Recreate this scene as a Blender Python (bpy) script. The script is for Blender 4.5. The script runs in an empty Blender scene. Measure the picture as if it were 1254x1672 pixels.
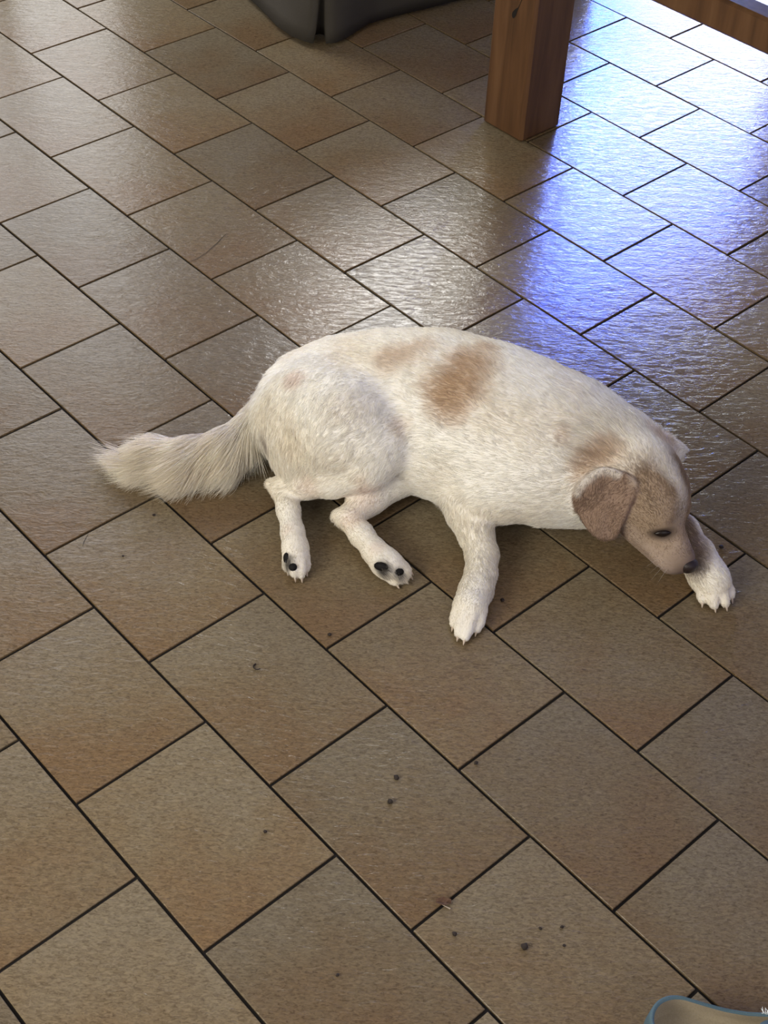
import bpy, bmesh, math, random
import numpy as np
from mathutils import Vector, Matrix

random.seed(7)
rng = np.random.default_rng(7)
SC = bpy.context.scene
COL = SC.collection

# ------------------------------------------------------------------ camera
CAM = np.array([0.0, -1.65629, 1.61346])          # metres above / behind the point the photo is centred on
CR = np.array([[0.998609267, -0.0527212594, 0.0],
               [0.0367880280, 0.696813128, -0.716308667],
               [0.0377646950, 0.715312473, 0.697783558]])
FPX = 2349.73
cam = bpy.data.cameras.new('camera')
cam.sensor_fit = 'VERTICAL'
cam.sensor_height = 36.0
cam.lens = FPX * 36.0 / 1672.0
cam.clip_start = 0.02
camo = bpy.data.objects.new('camera', cam)
COL.objects.link(camo)
mw = Matrix.Identity(4)
for i in range(3):
    for j in range(3):
        mw[i][j] = CR[i, j]
    mw[i][3] = CAM[i]
camo.matrix_world = mw
SC.camera = camo

# ------------------------------------------------------------------ tile frame of the room (u along the rows, v across them)
TA = math.radians(-46.22581134)
ca, sa = math.cos(TA), math.sin(TA)
TS, TW = 0.28, 0.758543 * 0.28
O0 = np.array([0.91568824, 1.67205077]) * 0.28


def T(u, v, z=0.0):
    x, y = u * TS - O0[0], v * TW - O0[1]
    return (ca * x - sa * y, sa * x + ca * y, z)


def at(x, y, z=0.0):
    """point of height z that the photograph shows at pixel x, y"""
    d = CR @ np.array([(x - 627) / FPX, -(y - 836) / FPX, -1.0])
    return CAM + d * ((z - CAM[2]) / d[2])


# ------------------------------------------------------------------ world, daylight, exposure
w = bpy.data.worlds.new('world')
SC.world = w
w.use_nodes = True
w.node_tree.nodes['Background'].inputs[0].default_value = (0.75, 0.85, 1.0, 1)
w.node_tree.nodes['Background'].inputs[1].default_value = 0.6
SC.view_settings.view_transform = 'Standard'
SC.view_settings.look = 'None'
SC.view_settings.exposure = 0.88
SC.view_settings.gamma = 1.0
SC.view_settings.use_curve_mapping = False
SC.cycles.use_denoising = True
SC.cycles.max_bounces = 8
SC.cycles.diffuse_bounces = 4
SC.cycles.caustics_reflective = False
SC.cycles.caustics_refractive = False

U_BACK, U_FRONT, V_LEFT, V_RIGHT, ROOM_H = -7.3, 9.0, -9.0, 29.0, 2.75


def window_light(name, p, size_u, size_z, axis, radiance, color):
    """daylight entering through an opening; axis is the inward direction in tile coordinates"""
    l = bpy.data.lights.new(name, 'AREA')
    l.shape = 'RECTANGLE'
    l.size, l.size_y = size_u, size_z
    l.energy = radiance * math.pi * size_u * size_z
    l.color = color
    o = bpy.data.objects.new(name, l)
    COL.objects.link(o)
    d = Vector(T(axis[0], axis[1])) - Vector(T(0, 0))
    o.rotation_euler = d.to_track_quat('-Z', 'Y').to_euler()
    o.location = p
    return o


BU = U_BACK - 0.42
WHITE = (0.90, 0.97, 1.0)
BLUE = (0.0, 0.10, 1.0)
#           v0    v1    z0    z1   radiance colour
PANES = [(16.2, 27.5, 0.10, 0.90, 2.0, WHITE), (18.9, 27.5, 0.90, 1.45, 4.0, WHITE),
         (16.2, 18.9, 0.90, 1.45, 75.0, BLUE), (16.2, 27.5, 1.45, 1.86, 24.0, WHITE),
         (16.2, 27.5, 1.86, 2.50, 50.0, BLUE),
         (10.6, 15.0, 0.75, 2.30, 19.0, (1.0, 0.98, 0.93)),
         (3.6, 7.6, 0.10, 2.20, 2.6, (1.0, 0.98, 0.95))]
for v0, v1, z0, z1, rad, c in PANES:
    window_light('daylight_or_fill', T(BU, (v0 + v1) / 2, (z0 + z1) / 2), (v1 - v0) * TW, z1 - z0, (1, 0), rad, c)
window_light('daylight_or_fill', T(1.0, V_LEFT - 0.55, 1.5), 1.7, 1.3, (0, 1), 6.8, (1.0, 0.94, 0.78))  # added main fill, set behind an unseen window in the left wall
window_light('daylight_or_fill', T(U_FRONT + 0.42, -1.0, 1.5), 1.9, 1.3, (-1, 0), 0.8, (1.0, 0.93, 0.84))  # added weak fill, set behind an unseen window at the camera's back


# ------------------------------------------------------------------ material helpers
def mat(name, color=(0.5, 0.5, 0.5), rough=0.6, spec=0.5):
    m = bpy.data.materials.new(name)
    m.use_nodes = True
    b = m.node_tree.nodes['Principled BSDF']
    b.inputs['Base Color'].default_value = (*color, 1)
    b.inputs['Roughness'].default_value = rough
    b.inputs['Specular IOR Level'].default_value = spec
    return m


class N:
    def __init__(s, m):
        s.t = m.node_tree
        s.b = s.t.nodes['Principled BSDF']

    def n(s, kind, **kw):
        x = s.t.nodes.new(kind)
        for k, v in kw.items():
            if k in x.inputs:
                x.inputs[k].default_value = v
            else:
                setattr(x, k, v)
        return x

    def l(s, a, b):
        s.t.links.new(a, b)

    def ramp(s, fac, stops):
        r = s.n('ShaderNodeValToRGB')
        e = r.color_ramp.elements
        e[0].position, e[0].color = stops[0][0], (*stops[0][1], 1)
        e[1].position, e[1].color = stops[-1][0], (*stops[-1][1], 1)
        for p, c in stops[1:-1]:
            x = e.new(p)
            x.color = (*c, 1)
        s.l(fac, r.inputs[0])
        return r.outputs[0]

    def mix(s, fac, a, b, mode='MIX'):
        x = s.n('ShaderNodeMix', data_type='RGBA', blend_type=mode)
        for sock, val in ((x.inputs[0], fac), (x.inputs[6], a), (x.inputs[7], b)):
            if hasattr(val, 'links'):
                s.l(val, sock)
            elif isinstance(val, tuple):
                sock.default_value = (*val, 1)
            else:
                sock.default_value = val
        return x.outputs[2]

    def math(s, op, a, b=0.0):
        x = s.n('ShaderNodeMath', operation=op)
        for sock, val in ((x.inputs[0], a), (x.inputs[1], b)):
            if hasattr(val, 'links'):
                s.l(val, sock)
            else:
                sock.default_value = val
        return x.outputs[0]


def tile_material():
    m = mat('stoneware_tile', rough=0.4)
    n = N(m)
    tc = n.n('ShaderNodeTexCoord')
    oi = n.n('ShaderNodeObjectInfo')
    geo = n.n('ShaderNodeNewGeometry')
    off = n.n('ShaderNodeVectorMath', operation='SCALE')
    off.inputs[0].default_value = (13.0, 7.0, 3.0)
    n.l(oi.outputs['Random'], off.inputs['Scale'])
    pos = n.n('ShaderNodeVectorMath', operation='ADD')
    n.l(geo.outputs['Position'], pos.inputs[0])
    n.l(off.outputs[0], pos.inputs[1])
    P = pos.outputs[0]
    big = n.n('ShaderNodeTexNoise', Scale=7.0, Detail=4.0, Roughness=0.6)
    n.l(P, big.inputs['Vector'])
    st = n.n('ShaderNodeMapping')
    st.inputs['Scale'].default_value = (0.42, 1.0, 1.0)
    st.inputs['Rotation'].default_value = (0, 0, 0.1)
    n.l(P, st.inputs['Vector'])
    fine = n.n('ShaderNodeTexNoise', Scale=330.0, Detail=3.0, Roughness=0.6, Distortion=0.9)
    n.l(st.outputs[0], fine.inputs['Vector'])
    sep = n.n('ShaderNodeSeparateXYZ')
    n.l(tc.outputs['Generated'], sep.inputs[0])
    # one end of each tile is greyer, the other more rust coloured
    g = n.math('MULTIPLY', n.math('SUBTRACT', sep.outputs[0], 0.5), 0.40)
    gy = n.math('MULTIPLY', n.math('SUBTRACT', sep.outputs[1], 0.5), -0.28)
    grad = n.math('ADD', n.math('ADD', g, gy), big.outputs[0])
    end_tone = n.ramp(grad, [(0.26, (0.163, 0.133, 0.088)), (0.50, (0.154, 0.117, 0.070)), (0.80, (0.145, 0.095, 0.050))])
    rnd = n.ramp(oi.outputs['Random'], [(0.0, (0.84, 0.84, 0.85)), (0.5, (1.0, 0.985, 0.97)), (1.0, (1.10, 1.08, 1.04))])
    c = n.mix(1.0, end_tone, rnd, 'MULTIPLY')
    grain = n.ramp(fine.outputs[0], [(0.30, (0.60, 0.57, 0.54)), (0.5, (1, 1, 1)), (0.72, (1.34, 1.34, 1.33))])
    c = n.mix(1.0, c, grain, 'MULTIPLY')
    n.l(c, n.b.inputs['Base Color'])
    # slate-like relief: fine wrinkles over a gentle swell
    wr = n.n('ShaderNodeTexNoise', Scale=105.0, Detail=4.0, Roughness=0.6, Distortion=1.2)
    n.l(st.outputs[0], wr.inputs['Vector'])
    sw = n.n('ShaderNodeTexNoise', Scale=45.0, Detail=2.0)
    n.l(st.outputs[0], sw.inputs['Vector'])
    h = n.math('ADD', wr.outputs[0], n.math('MULTIPLY', sw.outputs[0], 0.9))
    bp = n.n('ShaderNodeBump', Strength=1.0, Distance=0.00095)
    n.l(h, bp.inputs['Height'])
    n.l(bp.outputs[0], n.b.inputs['Normal'])
    rr = n.ramp(fine.outputs[0], [(0.3, (0.24,) * 3), (0.7, (0.14,) * 3)])
    n.l(rr, n.b.inputs['Roughness'])
    n.b.inputs['Specular IOR Level'].default_value = 0.20
    return m


def wood_material(name, dark, mid, light, scale=1.0, rough=0.42):
    m = mat(name, mid, rough)
    n = N(m)
    tc = n.n('ShaderNodeTexCoord')
    mp = n.n('ShaderNodeMapping')
    mp.inputs['Scale'].default_value = (9 * scale, 9 * scale, 0.7 * scale)
    n.l(tc.outputs['Object'], mp.inputs['Vector'])
    a = n.n('ShaderNodeTexNoise', Scale=3.0, Detail=6.0, Roughness=0.6, Distortion=0.8)
    n.l(mp.outputs[0], a.inputs['Vector'])
    c = n.ramp(a.outputs[0], [(0.3, dark), (0.5, mid), (0.72, light)])
    n.l(c, n.b.inputs['Base Color'])
    bp = n.n('ShaderNodeBump', Strength=0.15, Distance=0.001)
    n.l(a.outputs[0], bp.inputs['Height'])
    n.l(bp.outputs[0], n.b.inputs['Normal'])
    return m


def cloth_material(name, col_a, col_b, scale=600.0, rough=0.9):
    m = mat(name, col_a, rough, 0.2)
    n = N(m)
    tc = n.n('ShaderNodeTexCoord')
    a = n.n('ShaderNodeTexNoise', Scale=scale, Detail=2.0)
    n.l(tc.outputs['Object'], a.inputs['Vector'])
    b = n.n('ShaderNodeTexNoise', Scale=9.0, Detail=3.0)
    n.l(tc.outputs['Object'], b.inputs['Vector'])
    f = n.math('ADD', n.math('MULTIPLY', a.outputs[0], 0.5), n.math('MULTIPLY', b.outputs[0], 0.5))
    n.l(n.ramp(f, [(0.3, col_a), (0.7, col_b)]), n.b.inputs['Base Color'])
    bp = n.n('ShaderNodeBump', Strength=0.4, Distance=0.0006)
    n.l(a.outputs[0], bp.inputs['Height'])
    n.l(bp.outputs[0], n.b.inputs['Normal'])
    return m


def plaster_material(name, c):
    m = mat(name, c, 0.9, 0.2)
    n = N(m)
    tc = n.n('ShaderNodeTexCoord')
    a = n.n('ShaderNodeTexNoise', Scale=40.0, Detail=4.0)
    n.l(tc.outputs['Object'], a.inputs['Vector'])
    bp = n.n('ShaderNodeBump', Strength=0.2, Distance=0.002)
    n.l(a.outputs[0], bp.inputs['Height'])
    n.l(bp.outputs[0], n.b.inputs['Normal'])
    n.l(n.ramp(a.outputs[0], [(0.3, tuple(x * 0.94 for x in c)), (0.7, c)]), n.b.inputs['Base Color'])
    return m


def attr_material(name, rough=0.6, spec=0.3):
    m = mat(name, (1, 1, 1), rough, spec)
    n = N(m)
    a = n.n('ShaderNodeAttribute', attribute_name='col')
    n.l(a.outputs['Color'], n.b.inputs['Base Color'])
    return m


M_TILE = tile_material()
M_GROUT = mat('dark_grout', (0.012, 0.010, 0.009), 0.85, 0.2)
M_WALL = plaster_material('wall_plaster', (0.36, 0.32, 0.27))
M_CEIL = plaster_material('ceiling_plaster', (0.42, 0.40, 0.36))
M_FRAME = wood_material('window_wood', (0.07, 0.035, 0.015), (0.13, 0.065, 0.03), (0.2, 0.11, 0.05))
M_WOOD = wood_material('table_wood', (0.058, 0.027, 0.011), (0.108, 0.050, 0.020), (0.150, 0.076, 0.033))
M_INLAY = mat('dark_inlay', (0.006, 0.004, 0.003), 0.5)
M_SOFA = cloth_material('slipcover_cloth', (0.045, 0.040, 0.033), (0.060, 0.053, 0.044))
M_DENIM = cloth_material('blue_canvas', (0.060, 0.105, 0.135), (0.105, 0.160, 0.190), 900)
M_LINING = cloth_material('beige_lining', (0.30, 0.25, 0.17), (0.40, 0.34, 0.25), 500)
M_SOLE = cloth_material('jute_sole', (0.42, 0.32, 0.18), (0.58, 0.46, 0.28), 400)
M_FRAY = mat('frayed_thread', (0.75, 0.78, 0.78), 0.9)
M_DIRT = mat('dry_crumb', (0.018, 0.010, 0.006), 0.8)
M_LEAF = mat('dry_leaf', (0.09, 0.045, 0.025), 0.8)
M_PALE = mat('pale_husk', (0.45, 0.38, 0.30), 0.8)


# ------------------------------------------------------------------ object helpers
def tag(o, label=None, cat=None, group=None, kind=None):
    for k, v in (('label', label), ('category', cat), ('group', group), ('kind', kind)):
        if v:
            o[k] = v
    return o


def link(o, parent=None):
    COL.objects.link(o)
    if parent is not None:
        o.parent = parent
    return o


def mesh_obj(name, bm, m, parent=None, smooth=False):
    me = bpy.data.meshes.new(name)
    bm.normal_update()
    bm.to_mesh(me)
    bm.free()
    if m:
        me.materials.append(m)
    if smooth:
        me.shade_smooth()
    return link(bpy.data.objects.new(name, me), parent)


def empty(name, loc=(0, 0, 0), rz=0.0):
    o = bpy.data.objects.new(name, None)
    o.location = loc
    o.rotation_euler = (0, 0, rz)
    return link(o)


def box_bm(sx, sy, sz, bev=0.0, c=(0, 0, 0), seg=1, bm=None):
    own = bmesh.new()
    bmesh.ops.create_cube(own, size=1.0)
    for v in own.verts:
        v.co = Vector((v.co.x * sx, v.co.y * sy, v.co.z * sz))
    if bev:
        bmesh.ops.bevel(own, geom=own.edges[:] + own.verts[:], offset=bev, segments=seg, affect='EDGES', profile=0.6)
    for v in own.verts:
        v.co += Vector(c)
    if bm is None:
        return own
    tmp = bpy.data.meshes.new('tmp')
    own.to_mesh(tmp)
    own.free()
    bm.from_mesh(tmp)
    bpy.data.meshes.remove(tmp)
    return bm


def tile_box(name, u0, u1, v0, v1, z0, z1, m, parent=None, bev=0.0, kind=None):
    """a box square to the tiled room"""
    bm = box_bm(abs(u1 - u0) * TS, abs(v1 - v0) * TW, z1 - z0, bev)
    o = mesh_obj(name, bm, m, None)
    o.location = T((u0 + u1) / 2, (v0 + v1) / 2, (z0 + z1) / 2)
    o.rotation_euler = (0, 0, TA)
    if parent is not None:
        o.parent = parent
        o.matrix_parent_inverse = parent.matrix_basis.inverted()
    if kind:
        o['kind'] = kind
    return o


# ------------------------------------------------------------------ floor: slab of grout and every tile
TH = 0.009
floor = tile_box('floor', U_BACK - 1, U_FRONT + 1, V_LEFT - 1, V_RIGHT + 1, -0.12, -0.0035, M_GROUT, kind='structure')
# measured positions of the cross joints, row by row (in tile lengths)
MEAS = {-1: {0.5: .4733, 1.5: 1.4634, 2.5: 2.4639, 3.5: 3.4568},
        0: {-1: -1.021, 0: -.0179, 1: .9695, 2: 1.9674, 3: 2.9728, 4: 3.984},
        1: {-2.5: -2.5063, -1.5: -1.5094, -.5: -.5088, .5: .4874, 2.5: 2.4867, 3.5: 3.4929},
        2: {-4: -4.0343, -3: -3.0148, -2: -2.0137, -1: -1.015, 2: 1.965, 3: 2.9772},
        3: {-4.5: -4.5613, -3.5: -3.552, -2.5: -2.5404, -1.5: -1.5371, -.5: -.5406, 2.5: 2.4631},
        4: {-5: -5.0604, -4: -4.0608, -3: -3.0288, -2: -2.0281, -1: -1.0304, 0: -.0363, 1: .965, 2: 1.9629},
        5: {-5.5: -5.5304, -4.5: -4.5141, -3.5: -3.5035, -2.5: -2.4923, -1.5: -1.5012, -.5: -.5042, .5: .4865, 1.5: 1.4986},
        6: {-5: -4.9481, -4: -3.9664, -3: -2.9698, -2: -1.9822, -1: -.987, 0: .0064, 1: 1.0075},
        7: {-2.5: -2.4612, -1.5: -1.4807, -.5: -.4819, .5: .5115},
        8: {-2: -1.964, -1: -.973}, 9: {-1.5: -1.449, -.5: -.4631}, 10: {-2: -1.9463}}
LINES = {0: .0024, 1: .0004, 2: -.0030, 3: -.0044, 4: .0015, 5: .0023, 6: .0030, 7: .0042, 8: -.0052, 9: -.0069, 10: .0057}
NU, NV = 7, 5


def tile_bm():
    """one stoneware tile, unit size, slightly crowned with an eased edge"""
    bm = bmesh.new()
    us = [-0.5, -0.497, 0.497, 0.5]
    vs = [-0.5, -0.496, 0.496, 0.5]
    zt = lambda a, b: (-0.0007 if (abs(a) == 0.5 or abs(b) == 0.5) else 0.0)
    g = [[bm.verts.new((a, b, zt(a, b))) for b in vs] for a in us]
    for i in range(3):
        for j in range(3):
            bm.faces.new((g[i][j], g[i + 1][j], g[i + 1][j + 1], g[i][j + 1]))
    ring = [g[i][0] for i in range(4)] + [g[3][j] for j in range(1, 4)] + [g[i][3] for i in range(2, -1, -1)] + [g[0][j] for j in range(2, 0, -1)]
    low = [bm.verts.new((v.co.x, v.co.y, -TH)) for v in ring]
    k = len(ring)
    for i in range(k):
        bm.faces.new((ring[(i + 1) % k], ring[i], low[i], low[(i + 1) % k]))
    return bm


bm = tile_bm()
TILE_ME = bpy.data.meshes.new('tile')
bm.normal_update()
bm.to_mesh(TILE_ME)
bm.free()
TILE_ME.materials.append(M_TILE)
GAP = 0.0046
cells = []
for k in range(int(V_LEFT), int(V_RIGHT)):
    base = 0.0 if k % 2 == 0 else 0.5
    meas = MEAS.get(k, {})
    sh = np.mean([v - q for q, v in meas.items()]) if meas else (0.05 if k > 10 else -0.03)

    def ju(q):
        if q in meas:
            return meas[q]
        if meas:
            near = min(meas, key=lambda t: abs(t - q))
            return q + (meas[near] - near)
        return q + sh
    v0, v1 = k + LINES.get(k, 0), k + 1 + LINES.get(k + 1, 0)
    for i in range(int(U_BACK) - 1, int(U_FRONT) + 1):
        u0, u1 = ju(i + base), ju(i + base + 1)
        u0, u1 = max(u0, U_BACK), min(u1, U_FRONT)
        if u1 - u0 < 0.05:
            continue
        c = np.array(T((u0 + u1) / 2, (v0 + v1) / 2))
        p = (c - CAM) @ CR
        px, py = 627 + FPX * p[0] / -p[2], 836 - FPX * p[1] / -p[2]
        out = max(0, -px, px - 1254, -py, py - 1672) if p[2] < 0 else 1e6
        cells.append((out, u0, u1, v0, v1))
cells.sort(key=lambda t: t[0])
FINV = floor.matrix_basis.inverted()
rest = bmesh.new()
for idx, (out, u0, u1, v0, v1) in enumerate(cells):
    c = T((u0 + u1) / 2, (v0 + v1) / 2, random.uniform(-0.0004, 0.0004))
    mloc = Matrix.Translation(c) @ Matrix.Rotation(TA, 4, 'Z') @ Matrix.Rotation(random.gauss(0, 0.0022), 4, 'X') @ Matrix.Rotation(random.gauss(0, 0.0022), 4, 'Y') \
        @ Matrix.Diagonal((((u1 - u0) * TS - GAP), ((v1 - v0) * TW - GAP), 1, 1))
    if idx < 290:
        o = bpy.data.objects.new('tile', TILE_ME)
        link(o, floor)
        o.matrix_parent_inverse = FINV
        # scale is kept in the object, position in metres comes from the texture mapping below
        o.matrix_basis = mloc
    else:
        n0 = len(rest.verts)
        rest.from_mesh(TILE_ME)
        rest.verts.ensure_lookup_table()
        for v in rest.verts[n0:]:
            v.co = mloc @ v.co
ro = mesh_obj('outer_tiles', rest, M_TILE, floor)
ro.matrix_parent_inverse = FINV
ro['kind'] = 'stuff'


# ------------------------------------------------------------------ room shell
def wall_with_openings(name, along, fixed, thick, a0, a1, openings):
    """along 'v' or 'u'; openings (a, b, z0, z1)"""
    bm = bmesh.new()
    cur = a0
    s = TW if along == 'v' else TS
    parts = []
    for a, b, z0, z1 in sorted(openings):
        parts.append((cur, a, 0, ROOM_H))
        if z0 > 0:
            parts.append((a, b, 0, z0))
        parts.append((a, b, z1, ROOM_H))
        cur = b
    parts.append((cur, a1, 0, ROOM_H))
    mid = (a0 + a1) / 2
    for a, b, z0, z1 in parts:
        L = (b - a) * s
        cx = ((a + b) / 2 - mid) * s
        if along == 'v':
            box_bm(thick, L, z1 - z0, c=(0, cx, (z0 + z1) / 2), bm=bm)
        else:
            box_bm(L, thick, z1 - z0, c=(cx, 0, (z0 + z1) / 2), bm=bm)
    o = mesh_obj(name, bm, M_WALL)
    o.location = T(fixed, mid, 0) if along == 'v' else T(mid, fixed, 0)
    o.rotation_euler = (0, 0, TA)
    o['kind'] = 'structure'
    return o


def window_frame(name, along, fixed, a0, a1, z0, z1, mull):
    bm = bmesh.new()
    s = TW if along == 'v' else TS
    L, H, t, d = (a1 - a0) * s, z1 - z0, 0.055, 0.06

    def bar(c0, c1, h0, h1):
        if along == 'v':
            box_bm(d, c1 - c0, h1 - h0, 0.004, c=(0, (c0 + c1) / 2, (h0 + h1) / 2), bm=bm)
        else:
            box_bm(c1 - c0, d, h1 - h0, 0.004, c=((c0 + c1) / 2, 0, (h0 + h1) / 2), bm=bm)
    bar(-L / 2, -L / 2 + t, 0, H)
    bar(L / 2 - t, L / 2, 0, H)
    bar(-L / 2 + t, L / 2 - t, 0, t)
    bar(-L / 2 + t, L / 2 - t, H - t, H)
    for q in mull:
        x = -L / 2 + L * q
        bar(x - 0.02, x + 0.02, t, H - t)
    o = mesh_obj(name, bm, M_FRAME)
    o.location = T(fixed, (a0 + a1) / 2, z0) if along == 'v' else T((a0 + a1) / 2, fixed, z0)
    o.rotation_euler = (0, 0, TA)
    o['kind'] = 'structure'
    return o


WT = 0.12
back_open = [(3.6, 7.6, 0.08, 2.22), (10.6, 15.0, 0.72, 2.32), (16.2, 27.5, 0.06, 2.52)]
wall_with_openings('wall_back', 'v', U_BACK - WT / 2 / TS, WT, V_LEFT, V_RIGHT, back_open)
for i, (a, b, z0, z1) in enumerate(back_open):
    window_frame('window_%d' % (i + 1), 'v', U_BACK - 0.06 / TS, a, b, z0, z1, [(0.45,), (), ()][i])
wall_with_openings('wall_front', 'v', U_FRONT + WT / 2 / TS, WT, V_LEFT, V_RIGHT, [(-5.5, 3.5, 0.85, 2.15)])
window_frame('window_4', 'v', U_FRONT + 0.06 / TS, -5.5, 3.5, 0.85, 2.15, (0.5,))  # unseen window added for the fill lamp behind the camera
wall_with_openings('wall_left', 'u', V_LEFT - WT / 2 / TW, WT, U_BACK - WT / TS, U_FRONT + WT / TS, [(-2.1, 4.1, 0.85, 2.15)])
window_frame('window_5', 'u', V_LEFT - 0.06 / TW, -2.1, 4.1, 0.85, 2.15, (0.5,))  # unseen window added for the main fill lamp
wall_with_openings('wall_right', 'u', V_RIGHT + WT / 2 / TW, WT, U_BACK - WT / TS, U_FRONT + WT / TS, [])
tile_box('ceiling', U_BACK - 0.5, U_FRONT + 0.5, V_LEFT - 0.6, V_RIGHT + 0.6, ROOM_H, ROOM_H + 0.1, M_CEIL, kind='structure')


# ------------------------------------------------------------------ dining table: four square legs, a foot rail, the top
LU0, LU1, LV0, LV1 = -1.925, -1.49, 6.92, 7.50          # the leg that the photo shows
TU1, TV1 = 4.3, 12.9                                      # far ends of the leg frame
table = empty('dining_table', T(LU0, LV0, 0), TA)
tag(table, 'brown wooden dining table with thick square legs and a foot rail', 'table')


def tpart(name, u0, u1, v0, v1, z0, z1, bev=0.004):
    return tile_box(name, u0, u1, v0, v1, z0, z1, M_WOOD, table, bev)


lu, lv = LU1 - LU0, LV1 - LV0
leg0 = tpart('leg', LU0, LU1, LV0, LV1, 0.0, 0.75, 0.006)
tpart('leg', TU1 - lu, TU1, LV0, LV1, 0.0, 0.75, 0.006)
tpart('leg', LU0, LU1, TV1 - lv, TV1, 0.0, 0.75, 0.006)
tpart('leg', TU1 - lu, TU1, TV1 - lv, TV1, 0.0, 0.75, 0.006)
tpart('foot_rail', LU1, TU1 - lu, LV0 + 0.02, LV0 + 0.26, 0.425, 0.488, 0.006)
tpart('foot_rail', LU1, TU1 - lu, TV1 - 0.26, TV1 - 0.02, 0.425, 0.488, 0.006)
tpart('table_top', LU0 - 0.30, TU1 + 0.30, LV0 - 1.1, TV1 + 0.9, 0.75, 0.79, 0.008)  # near overhang lengthened to darken the floor in front of the table
# dark drop-shaped inlay with a thin tail on the long face of the leg
bm = bmesh.new()
prof = []
for i in range(17):
    t = i / 16
    prof.append((t, 0.0052 * math.sin(math.pi * min(1, t * 1.0)) ** 0.8 * (1.35 - 0.9 * t) + 0.0006))
lft = [bm.verts.new((-wd + 0.003 * t * t * 4, 0.0, 0.028 * t)) for t, wd in prof]
rgt = [bm.verts.new((wd + 0.003 * t * t * 4, 0.0, 0.028 * t)) for t, wd in prof]
for i in range(16):
    bm.faces.new((lft[i], rgt[i], rgt[i + 1], lft[i + 1]))
tl = [bm.verts.new((0.012 + 0.010 * (s / 6) - 0.0007, 0, 0.028 + 0.03 * s / 6)) for s in range(7)]
tr = [bm.verts.new((0.012 + 0.010 * (s / 6) + 0.0007, 0, 0.028 + 0.03 * s / 6)) for s in range(7)]
for i in range(6):
    bm.faces.new((tl[i], tr[i], tr[i + 1], tl[i + 1]))
ext = bmesh.ops.extrude_face_region(bm, geom=bm.faces[:])
for g in ext['geom']:
    if isinstance(g, bmesh.types.BMVert):
        g.co.y += 0.0014
bmesh.ops.recalc_face_normals(bm, faces=bm.faces[:])
inl = mesh_obj('inlay', bm, M_INLAY)
inl.parent = leg0
inl.matrix_parent_inverse = (table.matrix_basis @ Matrix.Identity(4)).inverted() if False else leg0.matrix_basis.inverted()
inl.location = T(LU0 + lu * 0.50, LV0 - 0.003, 0.265)
inl.rotation_euler = (0, 0, TA)
inl['label'] = 'dark drop-shaped inlay'


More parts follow.
